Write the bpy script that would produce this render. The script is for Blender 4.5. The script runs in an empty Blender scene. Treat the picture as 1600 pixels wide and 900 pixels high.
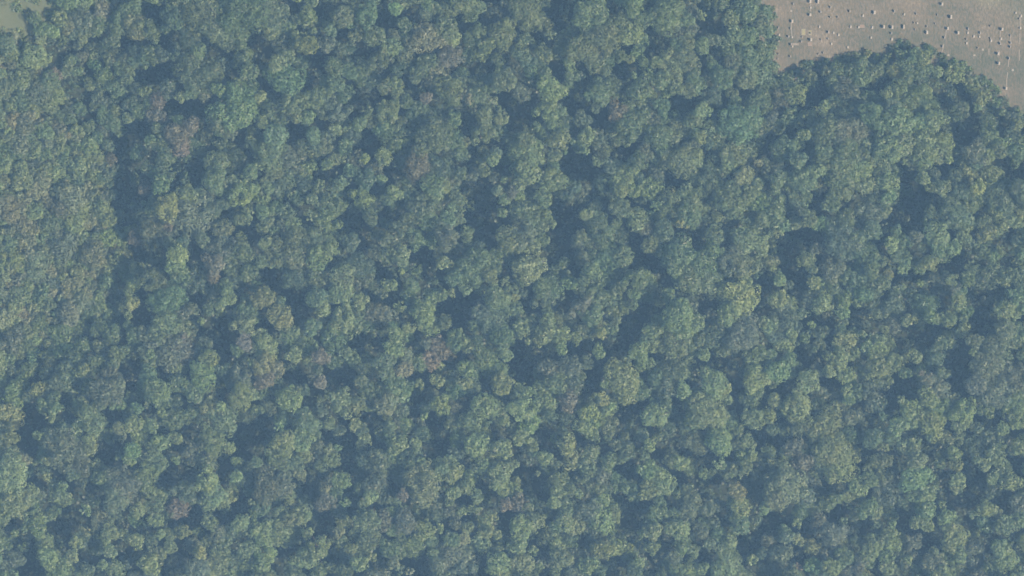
import bpy, math, random
import numpy as np

# ------------------------------------------------------------------ camera, sky, sun, exposure
scene = bpy.context.scene
C = scene.collection
MPP = 0.16                    # metres on the ground per pixel of the photograph
CAMZ = 1000.0                 # survey aircraft, looking straight down
cam_data = bpy.data.cameras.new('camera')
cam_data.sensor_width = 36.0
cam_data.lens = 36.0 * CAMZ / (1600 * MPP)
cam_data.clip_start = 1.0
cam_data.clip_end = 8000.0
cam = bpy.data.objects.new('camera', cam_data)
cam.location = (0, 0, CAMZ)
C.objects.link(cam)
scene.camera = cam

SUN_EL, SUN_AZ = math.radians(50), math.radians(112)      # azimuth clockwise from +Y (top of the picture)
world = bpy.data.worlds.new('World')
scene.world = world
world.use_nodes = True
wn = world.node_tree
wn.nodes.clear()
sky = wn.nodes.new('ShaderNodeTexSky')
sky.sky_type = 'NISHITA'
sky.sun_disc = False
sky.sun_elevation = SUN_EL
sky.sun_rotation = SUN_AZ
bg = wn.nodes.new('ShaderNodeBackground')
bg.inputs['Strength'].default_value = 0.06
wo = wn.nodes.new('ShaderNodeOutputWorld')
wn.links.new(sky.outputs[0], bg.inputs[0])
wn.links.new(bg.outputs[0], wo.inputs[0])

sd = bpy.data.lights.new('sun', 'SUN')
sd.energy = 5.0
sd.angle = math.radians(0.5)
sd.color = (1.0, 0.94, 0.86)
sun = bpy.data.objects.new('sun', sd)
sun.rotation_euler = (math.pi / 2 - SUN_EL, 0, -SUN_AZ + math.pi)
C.objects.link(sun)

scene.view_settings.view_transform = 'Standard'
scene.view_settings.look = 'None'
scene.view_settings.gamma = 1.0
scene.view_settings.use_curve_mapping = False
scene.view_settings.exposure = 0.8
scene.cycles.max_bounces = 6
scene.cycles.diffuse_bounces = 3
scene.cycles.transmission_bounces = 3
scene.cycles.volume_bounces = 0

HAZE_DENSITY = 2.7e-4
HAZE_COLOR = (0.31, 0.60, 1.0)

rng = np.random.default_rng(11)
random.seed(11)

# ------------------------------------------------------------------ helpers
def ground(px, py):
    return (px - 800) * MPP, (450 - py) * MPP

def at_height(px, py, z):
    k = (CAMZ - z) / CAMZ
    x, y = ground(px, py)
    return x * k, y * k

def mesh_from(name, verts, faces, mat=None, smooth=False):
    me = bpy.data.meshes.new(name)
    me.from_pydata([tuple(map(float, v)) for v in verts], [], [tuple(int(i) for i in f) for f in faces])
    if mat: me.materials.append(mat)
    if smooth: me.polygons.foreach_set('use_smooth', [True] * len(me.polygons))
    me.update()
    return me

def quads_mesh(name, V, mat, tone=None):
    """V: (n,4,3) array of leaf quads -> one mesh; tone: (n,3) colour for each leaf"""
    n = len(V)
    me = bpy.data.meshes.new(name)
    me.vertices.add(n * 4)
    me.vertices.foreach_set('co', V.reshape(-1).astype(np.float32))
    me.loops.add(n * 4)
    me.loops.foreach_set('vertex_index', np.arange(n * 4, dtype=np.int32))
    me.polygons.add(n)
    me.polygons.foreach_set('loop_start', np.arange(0, n * 4, 4, dtype=np.int32))
    me.polygons.foreach_set('loop_total', np.full(n, 4, dtype=np.int32))
    if tone is not None:
        a = me.attributes.new('tone', 'FLOAT_COLOR', 'FACE')
        c = np.ones((n, 4), np.float32); c[:, :3] = tone
        a.data.foreach_set('color', c.reshape(-1))
    me.materials.append(mat)
    me.update(calc_edges=True)
    return me

def link(name, me, parent=None, loc=None, rot=None, scale=None):
    o = bpy.data.objects.new(name, me)
    C.objects.link(o)
    if parent: o.parent = parent
    if loc is not None: o.location = loc
    if rot is not None: o.rotation_euler = rot
    if scale is not None: o.scale = scale
    return o

def tag(o, label=None, cat=None, group=None, kind=None):
    if label: o['label'] = label
    if cat: o['category'] = cat
    if group: o['group'] = group
    if kind: o['kind'] = kind
    return o

# ------------------------------------------------------------------ materials
def new_mat(name):
    m = bpy.data.materials.new(name)
    m.use_nodes = True
    nt = m.node_tree
    nt.nodes.clear()
    out = nt.nodes.new('ShaderNodeOutputMaterial')
    return m, nt, out

def leaf_material(name, from_object):
    m, nt, out = new_mat(name)
    N, L = nt.nodes, nt.links
    if from_object:
        src = N.new('ShaderNodeObjectInfo'); col = src.outputs['Color']
    else:
        src = N.new('ShaderNodeAttribute'); src.attribute_name = 'tone'; col = src.outputs['Color']
    geo = N.new('ShaderNodeNewGeometry')
    mr = N.new('ShaderNodeMapRange')
    mr.inputs['To Min'].default_value = 0.8
    mr.inputs['To Max'].default_value = 1.22
    L.new(geo.outputs['Random Per Island'], mr.inputs['Value'])
    tc = N.new('ShaderNodeTexCoord')
    no = N.new('ShaderNodeTexNoise'); no.inputs['Scale'].default_value = 0.55; no.inputs['Detail'].default_value = 2.0
    L.new(geo.outputs['Position'], no.inputs['Vector'])
    mr2 = N.new('ShaderNodeMapRange')
    mr2.inputs['From Min'].default_value = 0.3; mr2.inputs['From Max'].default_value = 0.7
    mr2.inputs['To Min'].default_value = 0.82; mr2.inputs['To Max'].default_value = 1.18
    L.new(no.outputs['Fac'], mr2.inputs['Value'])
    mul = N.new('ShaderNodeMath'); mul.operation = 'MULTIPLY'
    L.new(mr.outputs[0], mul.inputs[0]); L.new(mr2.outputs[0], mul.inputs[1])
    vm = N.new('ShaderNodeVectorMath'); vm.operation = 'SCALE'
    L.new(col, vm.inputs[0]); L.new(mul.outputs[0], vm.inputs['Scale'])
    no3 = N.new('ShaderNodeTexNoise'); no3.inputs['Scale'].default_value = 0.3; no3.inputs['Detail'].default_value = 3.0
    L.new(geo.outputs['Position'], no3.inputs['Vector'])
    hue = N.new('ShaderNodeValToRGB')
    hue.color_ramp.elements[0].position = 0.35; hue.color_ramp.elements[0].color = (0.90, 0.99, 1.0, 1)
    hue.color_ramp.elements[1].position = 0.65; hue.color_ramp.elements[1].color = (0.98, 0.98, 0.86, 1)
    L.new(no3.outputs['Fac'], hue.inputs[0])
    vh = N.new('ShaderNodeVectorMath'); vh.operation = 'MULTIPLY'
    L.new(vm.outputs[0], vh.inputs[0]); L.new(hue.outputs[0], vh.inputs[1])
    vm = vh
    pr = N.new('ShaderNodeBsdfPrincipled')
    pr.inputs['Roughness'].default_value = 0.5
    pr.inputs['Specular IOR Level'].default_value = 0.4
    L.new(vm.outputs[0], pr.inputs['Base Color'])
    tr = N.new('ShaderNodeBsdfTranslucent')
    tint = N.new('ShaderNodeVectorMath'); tint.operation = 'MULTIPLY'
    tint.inputs[1].default_value = (1.0, 1.15, 0.6)
    L.new(vm.outputs[0], tint.inputs[0]); L.new(tint.outputs[0], tr.inputs['Color'])
    mx = N.new('ShaderNodeMixShader'); mx.inputs['Fac'].default_value = 0.27
    L.new(pr.outputs[0], mx.inputs[1]); L.new(tr.outputs[0], mx.inputs[2])
    L.new(mx.outputs[0], out.inputs['Surface'])
    return m

def noise_material(name, stops, scale=0.2, scale2=2.0, rough=0.9, bump=0.0, stretch=None):
    """patchy surface: a colour ramp over two noises of different size"""
    m, nt, out = new_mat(name)
    N, L = nt.nodes, nt.links
    tc = N.new('ShaderNodeTexCoord')
    mp = N.new('ShaderNodeMapping')
    if stretch:
        mp.inputs['Rotation'].default_value = (0, 0, stretch[0]); mp.inputs['Scale'].default_value = stretch[1]
    L.new(tc.outputs['Object'], mp.inputs['Vector'])
    n1 = N.new('ShaderNodeTexNoise'); n1.inputs['Scale'].default_value = scale; n1.inputs['Detail'].default_value = 7; n1.inputs['Roughness'].default_value = 0.62
    n2 = N.new('ShaderNodeTexNoise'); n2.inputs['Scale'].default_value = scale2; n2.inputs['Detail'].default_value = 5; n2.inputs['Roughness'].default_value = 0.7
    L.new(tc.outputs['Object'], n1.inputs['Vector']); L.new(mp.outputs[0], n2.inputs['Vector'])
    mx = N.new('ShaderNodeMix'); mx.inputs[0].default_value = 0.5
    L.new(n1.outputs['Fac'], mx.inputs[2]); L.new(n2.outputs['Fac'], mx.inputs[3])
    cr = N.new('ShaderNodeValToRGB')
    els = cr.color_ramp.elements
    while len(els) < len(stops): els.new(0.5)
    for e, (p, c) in zip(els, stops): e.position = p; e.color = (*c, 1)
    L.new(mx.outputs[0], cr.inputs[0])
    pr = N.new('ShaderNodeBsdfPrincipled')
    pr.inputs['Roughness'].default_value = rough
    pr.inputs['Specular IOR Level'].default_value = 0.2
    L.new(cr.outputs[0], pr.inputs['Base Color'])
    if bump:
        bn = N.new('ShaderNodeBump'); bn.inputs['Strength'].default_value = bump; bn.inputs['Distance'].default_value = 0.15
        L.new(n2.outputs['Fac'], bn.inputs['Height']); L.new(bn.outputs[0], pr.inputs['Normal'])
    L.new(pr.outputs[0], out.inputs['Surface'])
    return m

M_LEAF = leaf_material('leaf', True)
M_LEAFS = leaf_material('leaf_mass', False)
M_BARK = noise_material('bark', [(0.3, (0.05, 0.04, 0.03)), (0.7, (0.11, 0.09, 0.07))], 1.5, 9)
M_DEAD = noise_material('bleached_wood', [(0.3, (0.42, 0.39, 0.34)), (0.7, (0.62, 0.58, 0.52))], 1.5, 9)
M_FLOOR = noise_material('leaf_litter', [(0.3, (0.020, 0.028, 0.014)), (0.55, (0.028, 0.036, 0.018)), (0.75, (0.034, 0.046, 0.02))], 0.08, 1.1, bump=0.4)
M_LAWN = noise_material('dry_mown_grass', [(0.37, (0.055, 0.072, 0.048)), (0.445, (0.088, 0.092, 0.068)), (0.50, (0.120, 0.108, 0.081)), (0.555, (0.152, 0.134, 0.103)), (0.63, (0.24, 0.21, 0.17))],
                        0.06, 1.7, bump=0.8, stretch=(0.05, (1.3, 0.6, 1)))
def greener_towards_top_right(m):
    # less trodden grass at the far top right of the cemetery
    nt = m.node_tree; N, L = nt.nodes, nt.links
    pr = next(n for n in N if n.type == 'BSDF_PRINCIPLED'); src = pr.inputs['Base Color'].links[0].from_socket
    tc = N.new('ShaderNodeTexCoord'); no = N.new('ShaderNodeTexNoise'); no.inputs['Scale'].default_value = 0.12; no.inputs['Detail'].default_value = 6
    L.new(tc.outputs['Object'], no.inputs['Vector'])
    dt = N.new('ShaderNodeVectorMath'); dt.operation = 'DOT_PRODUCT'; dt.inputs[1].default_value = (0.03, 0.12, 0)
    L.new(tc.outputs['Object'], dt.inputs[0])
    ad = N.new('ShaderNodeMath'); ad.operation = 'MULTIPLY_ADD'; ad.inputs[1].default_value = 2.2; L.new(no.outputs['Fac'], ad.inputs[0]); L.new(dt.outputs['Value'], ad.inputs[2])
    mr = N.new('ShaderNodeMapRange'); mr.inputs['From Min'].default_value = 12.7; mr.inputs['From Max'].default_value = 13.9; L.new(ad.outputs[0], mr.inputs['Value'])
    mx = N.new('ShaderNodeMix'); mx.data_type = 'RGBA'; mx.blend_type = 'MULTIPLY'; mx.inputs[7].default_value = (0.84, 1.0, 0.92, 1)
    L.new(mr.outputs[0], mx.inputs[0]); L.new(src, mx.inputs[6]); L.new(mx.outputs[2], pr.inputs['Base Color'])
greener_towards_top_right(M_LAWN)
M_MEADOW = noise_material('rough_grass', [(0.3, (0.065, 0.085, 0.045)), (0.5, (0.09, 0.108, 0.062)), (0.7, (0.125, 0.135, 0.085))], 0.12, 1.6, bump=0.4)
M_STONE = noise_material('weathered_stone', [(0.3, (0.17, 0.16, 0.15)), (0.7, (0.28, 0.265, 0.25))], 1.2, 7)
M_PALE = noise_material('pale_stone', [(0.3, (0.23, 0.22, 0.20)), (0.7, (0.38, 0.365, 0.34))], 1.2, 7)
M_GRANITE = noise_material('dark_granite', [(0.3, (0.05, 0.055, 0.06)), (0.7, (0.10, 0.105, 0.11))], 2, 12, rough=0.4)
M_CONC = noise_material('concrete', [(0.3, (0.16, 0.145, 0.125)), (0.7, (0.25, 0.23, 0.20))], 0.6, 5)
M_CHIP = noise_material('grave_chippings', [(0.3, (0.17, 0.165, 0.10)), (0.7, (0.26, 0.25, 0.16))], 1, 8)
M_BROWN = noise_material('earth', [(0.3, (0.17, 0.13, 0.105)), (0.7, (0.24, 0.19, 0.155))], 0.5, 4)

TONE = {  # leaf colours of the different trees
    'g': (0.097, 0.143, 0.075), 'l': (0.134, 0.184, 0.088), 'y': (0.178, 0.212, 0.088),
    'd': (0.062, 0.098, 0.060), 's': (0.090, 0.122, 0.082), 'p': (0.152, 0.178, 0.108), 'b': (0.122, 0.122, 0.094)}
WORDS = {'g': 'mid-green', 'l': 'light green', 'y': 'yellow-green', 'd': 'dark green', 's': 'grey-green', 'p': 'pale', 'b': 'brownish'}

# ------------------------------------------------------------------ traced crowns: x,y,radius[,tone] in 4x pixels of sixteen tiles
TILES = {}
TILES[0, 0] = ("640,150,130;860,170,110;900,370,100;700,360,130;470,370,45,l;740,560,120;600,660,120;560,530,90;860,690,50;700,760,100;340,460,60,b;160,550,70,p;990,620,70,b;1190,790,50,b;1110,850,80,b;980,730,60,b;1180,230,110,d;1350,200,110;1480,220,80;1500,80,110;1240,120,100;1250,480,130;1370,560,60,l;1200,570,80;1470,680,130,l;1380,760,80;1560,450,60;1520,350,90;1100,350,60,d;1050,560,60,d;370,720,70;560,800,80;1290,850,60,d;1320,60,90;1120,110,70;1090,30,50;800,90,90;940,180,70",
  "380,290,120,80;460,560,100,70;820,270,60,50;970,40,80,60;1080,270,90,70;1010,470,110,90;1180,680,110,60;860,820,70,80;1330,270,50,50;1430,490,50,50;1590,270,30,60")
TILES[400, 0] = ("60,80,100;150,170,60;320,100,60;460,190,60;540,100,90;690,90,110;870,60,70,l;920,140,60;610,230,60;320,280,90,l;130,400,55,l;190,500,110;160,280,80,d;490,420,110;590,450,50;740,220,90;840,290,60,l;770,370,90;650,470,60;500,520,100;960,220,70,d;1070,230,90,p;1210,350,80,b;1130,480,90,p;1180,180,70;1340,90,80;1370,230,110;1320,350,70,d;1230,30,70;1500,120,90,d;1540,210,80;1440,290,50;1060,400,70;900,430,50,d;870,520,60,l;800,540,100;820,700,110;940,640,70;1040,560,60,d;1060,610,40,b;1210,560,80;1380,600,70;1340,620,30,p;1470,520,100;1560,500,80;1240,740,70;1100,760,100,d;1430,720,100;1530,700,50;1410,830,100;900,870,90;1100,860,100;600,850,90,d;690,690,60;430,640,90,s;520,700,90,s;370,620,70;240,640,80;250,740,60,l;110,700,90;30,600,40,l;40,770,40,l;120,850,100;360,840,80;1240,870,60;280,390,60,d",
  "230,15,60,30;360,150,70,70;40,300,50,80;820,130,60,60;1000,60,60,70;1320,160,70,40;560,190,40,40;350,480,60,60;600,550,50,40;620,640,60,50;830,450,90,35;960,560,50,70;1430,430,80,70;1560,620,80,50;1320,730,60,80;700,850,70,50;250,810,70,50;450,360,80,50;760,620,60,40")
TILES[800, 0] = ("90,80,110,l;150,100,70;500,80,120;430,50,70;760,60,80,l;800,120,50;950,100,120;1020,150,40;1090,120,50;1190,95,30,l;1360,120,70;1450,60,90;1550,150,90;1530,330,100;1430,240,70;1300,250,40;1190,280,90;1100,260,50,l;740,210,70,l;650,150,60;580,230,80;550,300,80;420,300,80;240,220,40;310,290,50;80,240,70;190,340,70;60,330,60;360,400,60,l;510,410,80;800,300,50;740,370,50,l;760,470,35,l;850,460,30,l;1000,420,90,l;1090,380,80;930,500,60,l;1010,530,60;1130,480,70;1130,580,50,l;1240,380,50,l;1350,310,50;1320,490,90;1450,450,100;1540,480,80;1370,580,70;1390,660,60;1190,690,60,l;1240,640,80,d;1420,780,110;1540,650,90;1550,800,80;120,460,70;240,560,80,l;210,690,90,l;430,560,110,d;480,600,50;550,570,80;640,530,50;800,560,70;800,640,60;660,700,80,b;720,690,50,l;520,680,50;640,800,90,d;750,780,90;940,660,80;960,740,90;1040,800,80;910,850,80;1180,850,40,y;1250,800,60,l;330,740,60,d;240,820,80,l;150,790,60;400,820,70,d;460,850,60,l;300,870,60,l;90,870,80;1150,740,70;1290,880,50,l",
  "300,80,90,110;690,30,60,60;920,270,90,70;750,400,40,40;700,430,60,60;1230,110,80,90;1290,320,60,40;1210,460,50,50;70,530,50,40;60,670,90,60;400,660,90,60;540,750,60,90;1060,650,90,60;270,410,50,40;450,420,40,40;160,230,50,50;1470,180,50,30;1440,570,40,60;60,770,60,60")
TILES[0, 225] = ("690,90,40,b;870,50,60;800,90,40,d;1030,90,60;1060,180,60;1010,250,60;900,280,70,b;1040,400,80,y;1160,310,80;1200,450,140,s;1130,20,60,b;1350,120,70;1340,220,90;1480,110,100,d;1560,180,50;1520,300,80,l;1440,330,30;1560,430,60,l;1390,530,60;1510,600,60,l;1520,680,60;1380,650,80,s;1340,750,90,b;1440,760,60;1110,690,80,y;1100,760,60,l;1060,620,50;950,520,80,s;850,590,50,b;930,640,50,d;910,770,60;1330,840,40,b;1220,850,80,d;1130,820,60;830,380,30,d;900,370,20,l;1050,520,30,b;1260,590,70;1560,800,60;1480,850,70,d;960,850,80",
  "800,100,110,60;780,200,130,80;750,330,80,130;800,450,80,60;1180,170,90,80;1340,330,80,30;1450,430,60,50;1570,530,40,70;1230,680,60,80;880,700,70,60;1000,690,40,70;270,110,30,30;440,190,50,40;100,300,40,30;490,360,40,30;270,430,25,40;170,720,50,25;100,610,40,40;400,565,25,25")
TILES[400, 225] = ("80,40,110;30,130,40,l;230,100,90,s;340,140,70;290,180,50,l;500,90,70;680,90,60,y;190,220,60;80,280,40,l;260,330,60;130,400,80;40,430,50;530,240,70;340,210,30;680,220,100,d;660,340,70,l;540,330,60,d;460,390,90;450,480,80;340,450,50;720,460,80;590,610,70,s;230,500,50,l;200,650,110;380,620,80;470,570,50;390,720,90,l;50,620,40,l;250,740,50;30,740,40;260,840,80,d;390,840,60;540,830,70;640,760,90,s;860,300,50,l;820,350,40;1010,120,80,b;1000,180,60,b;1160,160,80,s;1280,180,40;1100,260,70;1180,270,40,l;960,330,60;1030,400,110;1110,330,50,l;1080,480,90;920,540,100;1000,590,70;850,600,70;830,690,60;900,690,70;1000,780,70;910,800,30,y;1190,580,110,s;1100,640,40,l;1170,740,50,l;1240,840,70;1350,780,100;1460,820,60,l;1400,650,60,d;1500,690,70;1570,590,70;1540,430,60;1480,100,90,l;1430,170,40,l;1410,330,40,d;1290,410,30;1560,860,50,l;1250,680,60,d;1550,220,30",
  "600,70,50,50;440,190,90,40;870,200,60,40;750,280,40,50;1360,80,50,90;1340,270,110,60;1430,450,90,160;1110,540,70,40;1050,690,70,45;1100,830,90,60;700,620,50,80;600,480,80,60;850,440,70,50;100,840,80,60;510,720,50,40;130,330,70,25;270,430,40,30;810,800,80,40;1540,160,60,40;1550,780,50,60;1170,400,40,40;1370,380,70,80")
TILES[800, 225] = ("80,60,110,l;100,170,70,l;60,220,60,l;270,70,50,l;260,220,110;250,150,60;460,40,40,l;590,40,40;330,50,30;200,330,60,l;120,380,80;90,430,90;70,560,80,s;130,640,80,l;250,500,50,l;100,780,90,l;60,830,50;330,740,80,l;440,310,70,s;560,240,60,d;680,210,90,l;620,140,80,s;680,300,70,l;760,290,50,l;860,280,70,l;780,110,60;900,200,80,d;1040,100,120;1150,80,60,l;1150,200,60;1090,280,70;1290,50,60,d;1390,60,80;1350,140,50,l;1260,230,110;1450,200,80,l;1540,120,40,p;1540,250,40,l;1500,300,50,l;1400,330,110;1300,330,60;1560,380,60;1050,400,120;1100,450,70;900,390,50;780,470,90,l;680,400,90;520,470,110,d;460,440,40,l;560,560,80;430,570,50;650,600,80,d;950,540,80;1060,490,40,y;870,630,90;940,680,70;1040,700,90;690,700,90;600,760,110;500,790,60,l;450,850,70;760,840,90;550,850,60;1160,750,80;1010,790,80;1100,850,90;1250,660,60;1270,560,80;1350,720,80,s;1440,760,100,l;1460,860,70,l;1500,600,80,l;1560,650,50,l;1420,580,60;1370,460,60,d;1230,860,80;1320,820,80,d;250,860,50;1560,480,50",
  "400,130,100,80;350,420,110,80;300,560,90,80;230,690,55,90;1110,560,100,40;770,640,40,40;860,750,80,60;950,860,60,40;1000,250,60,40;400,790,50,50;1560,200,50,60;1560,850,60,80;600,330,60,40;820,380,50,30;660,60,80,50")
TILES[1200, 225] = ("100,30,100;190,100,80;60,230,50;220,220,100;310,170,50,l;240,340,70,l;150,310,30;50,360,70;40,460,60,l;100,510,60,l;60,560,40,l;260,470,70,l;30,780,20,l;70,850,70,l;280,860,50,l;230,720,90,l;430,90,110;430,180,100;570,80,100;560,180,80,l;680,120,90,l;760,30,80,l;740,240,60,l;600,250,60,l;480,270,80;400,370,60;480,480,70;760,330,70,l;680,340,90;630,440,100,s;750,410,50,l;650,540,90;460,600,120,s;560,580,50,l;770,620,60,l;800,700,60;920,580,70,s;600,700,100;400,780,80,s;650,790,50,l;830,790,50,l;700,870,60;550,840,90;950,870,60,l;960,80,70,l;970,210,80,l;1010,270,50,l;850,110,30,l;1130,100,50,l;1080,50,70;1300,60,100,s;1440,40,60;1400,200,70,l;1310,270,50,y;1290,350,80;1170,220,90,d;1130,350,50;1160,450,90;1000,500,30;1050,560,70,l;1240,500,60,l;1220,570,50;1070,640,80;1160,650,60,l;1010,740,90,l;1080,710,60,l;940,760,50;1350,490,50;1360,560,60,l;1350,660,70;1460,330,100,s;1440,430,50,l;1540,480,50,l;1480,500,40,l;1460,660,50,l;1560,250,50;1270,760,60;1250,840,60;1150,850,60,l;1340,830,80,d;1400,800,60;1480,830,60;1560,830,60;1580,700,30",
  "880,400,110,140;960,350,80,60;870,190,60,60;1120,200,40,80;270,90,30,50;340,350,60,60;150,440,50,40;530,380,40,40;230,580,110,60;110,660,100,80;100,750,80,60;190,840,50,60;690,590,40,40;770,490,40,40;760,760,70,30;850,850,80,40;1160,760,90,60;1200,70,50,80;1540,130,50,80;1540,620,60,70;1010,830,60,40;1450,590,40,40")
TILES[0, 450] = ("830,90,80,y;800,170,50,l;1060,70,100;1430,60,50,l;1050,210,110,l;1260,210,40,l;980,290,60;1060,380,110,s;1150,400,80,b;1140,360,70,b;940,410,30,l;1310,440,70;1260,540,90,l;930,540,80;980,640,80;1120,600,60;1520,230,80,p;1530,340,50,b;1500,560,80,s;1500,680,80,l;1580,470,30;770,400,70;720,420,50;620,480,60;440,540,100;520,520,50,l;380,560,60,d;680,640,100,s;650,700,80;750,600,40,p;540,780,60,l;590,850,70,l;480,680,60;130,600,90,l;90,680,90,l;250,650,70,y;60,800,80,l;310,800,60,l;340,690,50;20,420,40,l;20,490,40,l;180,280,40,l;200,420,80;280,430,70;850,750,50;840,850,60,l;950,870,60,l;1010,780,50,l;1090,820,70;1220,650,70;1300,740,60,l;1380,740,60,y;1400,820,80;740,870,60;1540,800,80,d;920,730,40;620,250,60;520,380,60;420,400,60;700,290,70;560,160,60",
  "200,30,70,40;710,80,40,70;890,180,80,90;350,290,40,60;1380,280,80,110;1450,440,80,40;1280,60,80,40;1370,640,50,80;830,500,90,80;840,620,40,80;30,540,60,40;430,790,60,70;230,830,50,70;110,400,60,80;700,790,60,50;1200,220,40,60;930,790,50,40;1230,840,60,50;510,680,40,40")
TILES[400, 450] = ("50,60,80,p;150,180,70,l;180,260,40;240,270,40,l;380,60,80;420,130,50,l;530,30,70,l;650,80,50,l;540,200,80,l;600,210,80;350,240,80;480,330,70;400,430,50,b;560,400,40;330,360,60;750,160,90,s;820,180,60,s;900,110,50,l;1040,150,80,l;1080,230,70,l;950,250,40,l;870,290,50,l;860,370,60,l;930,430,60,p;930,510,70,p;800,470,70;820,530,50;660,580,40;660,510,60,d;60,380,80,l;50,480,80,l;50,560,70,b;130,500,50,p;240,420,50,l;350,560,60,s;400,590,60,b;210,690,70,l;250,640,40;530,720,70,l;520,660,40;620,730,60,l;620,850,60,l;300,830,80;140,870,50,l;380,860,60,d;810,730,70,p;850,700,40,p;770,640,60;880,600,60,l;900,660,60,l;1020,600,50,l;1140,580,70,l;1150,500,40,l;1090,450,60,b;1150,380,70,b;1220,430,40,b;1060,350,60,s;1320,350,60,l;1310,500,60,l;1310,600,70,l;1440,450,80,l;1510,520,80;1540,600,70,l;1400,150,80,s;1500,230,100,s;1540,300,80;1500,60,80,l;1220,30,50,l;1150,730,60,l;1050,800,60,l;1240,750,50,s;1420,740,70,l;1500,750,60;1330,830,60,l;1440,830,50;1540,660,60;920,770,60;940,860,50;820,800,60",
  "300,150,70,50;20,230,30,50;1270,180,80,80;1180,110,60,60;700,350,80,70;560,550,100,80;250,540,80,70;380,690,60,60;1000,340,50,50;1040,520,30,30;980,580,40,30;1020,690,70,40;1000,760,40,50;1200,510,50,50;1310,700,40,60;1130,850,90,50;1500,860,50,50;740,840,80,50;760,270,60,40;820,80,60,30;60,830,80,60;1420,580,40,40")
TILES[800, 450] = ("190,70,80;20,60,30,l;60,250,70,l;100,330,50,l;220,220,60,l;190,300,60,l;300,300,60,l;310,380,40,l;430,130,80,s;530,60,80;640,60,60;500,170,70;640,160,60;760,110,50,l;770,40,40;650,210,40;460,270,60;400,310,40,l;560,280,60,y;540,400,70;470,470,80,s;240,500,60,s;360,490,80,s;370,620,100,s;260,600,60;350,710,60,b;870,270,80,l;1040,180,120,l;920,220,60;1160,210,50,l;1030,350,90,l;900,340,60,l;1100,330,40;790,400,80,l;820,470,60;720,450,30;1120,100,60,s;980,40,70;1330,60,70;1430,60,90,y;1360,150,80,l;1280,290,90,s;1200,420,40,l;1450,290,90,s;1540,430,70;1530,560,80,l;1520,650,60;1560,220,40;1260,600,110,l;1320,640,60,l;1340,700,40,l;1180,520,50,l;970,540,90,s;900,560,60,s;960,630,60,s;1070,640,60,l;1060,560,40,l;700,580,90,l;760,630,80;680,680,60,l;650,500,50;580,600,50,l;570,700,50,y;620,740,40,l;480,780,60,l;440,860,80,l;50,660,60,l;100,650,40,l;70,760,80,l;200,720,70,l;110,850,60,l;890,800,110,l;1200,780,110,l;1280,820,80,l;1120,830,60;1080,700,40;1240,720,50;1510,820,80,l;600,860,60",
  "770,220,90,90;690,310,80,60;640,350,80,60;880,120,80,40;420,390,60,40;90,450,90,80;80,560,90,40;300,120,60,60;540,540,60,50;490,630,60,70;720,770,100,60;1340,480,110,50;1400,600,40,80;1400,760,60,40;1230,110,60,40;1030,760,30,50;1560,120,40,70;240,870,60,30;1130,570,40,50;40,340,40,40")
TILES[1200, 450] = ("60,70,60,l;100,200,90,s;60,280,70,s;150,90,40,l;210,160,40;340,90,60,l;290,10,40;410,80,40;480,80,50,l;470,160,60,l;560,90,60,l;650,30,40;780,110,80,s;780,240,50,s;870,200,45,l;980,100,90;1010,170,50;1060,190,40,l;1190,90,60,l;1130,200,60,l;1220,190,30;1210,270,50,l;1290,330,50;1280,400,40,l;1480,140,60,l;1430,120,30;1480,260,80;1520,330,60;1560,70,70;1550,230,30;1400,380,100,s;1360,480,90,s;1300,600,90,s;1430,650,130,s;1540,560,100,s;1540,720,80;1560,830,60,l;1370,840,60,d;270,230,40,l;230,310,40,l;290,385,20;480,350,70,l;540,410,70,l;440,440,70,l;380,520,60,l;530,280,40;590,290,50,l;680,330,70,l;680,390,60,l;730,260,30,l;700,480,90,l;780,470,60;920,430,60,l;1040,440,60,s;1080,330,60,s;1120,360,50;850,530,40;760,580,50,l;960,530,30,b;1000,560,30,b;1090,530,40;1040,620,80,s;1000,690,60,l;1150,690,60,l;1060,760,90,l;880,760,60,l;830,700,50,l;900,830,50;720,800,30;1220,770,80,l;1200,840,60;1020,850,80,l;810,860,60,l;650,660,90,s;640,740,60,s;500,640,60,l;510,700,40;60,520,100,l;20,420,40;130,450,50,l;250,590,70,l;340,660,60,s;220,540,30;40,700,50,l;180,750,90,l;90,780,50,l;370,850,90,l;200,850,70,s;500,810,60,s;570,500,40;30,600,50",
  "590,180,80,60;640,250,40,40;960,300,100,80;880,340,90,50;1200,470,70,150;1150,440,40,60;1100,80,40,80;330,210,60,40;240,310,60,60;280,430,90,50;180,60,60,50;600,420,20,60;430,600,60,50;900,560,60,50;840,620,80,40;760,720,50,60;1340,200,90,90;1340,60,90,60;1430,810,50,40;100,610,50,40;620,810,60,30;60,840,70,30;1190,620,50,50")
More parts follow.
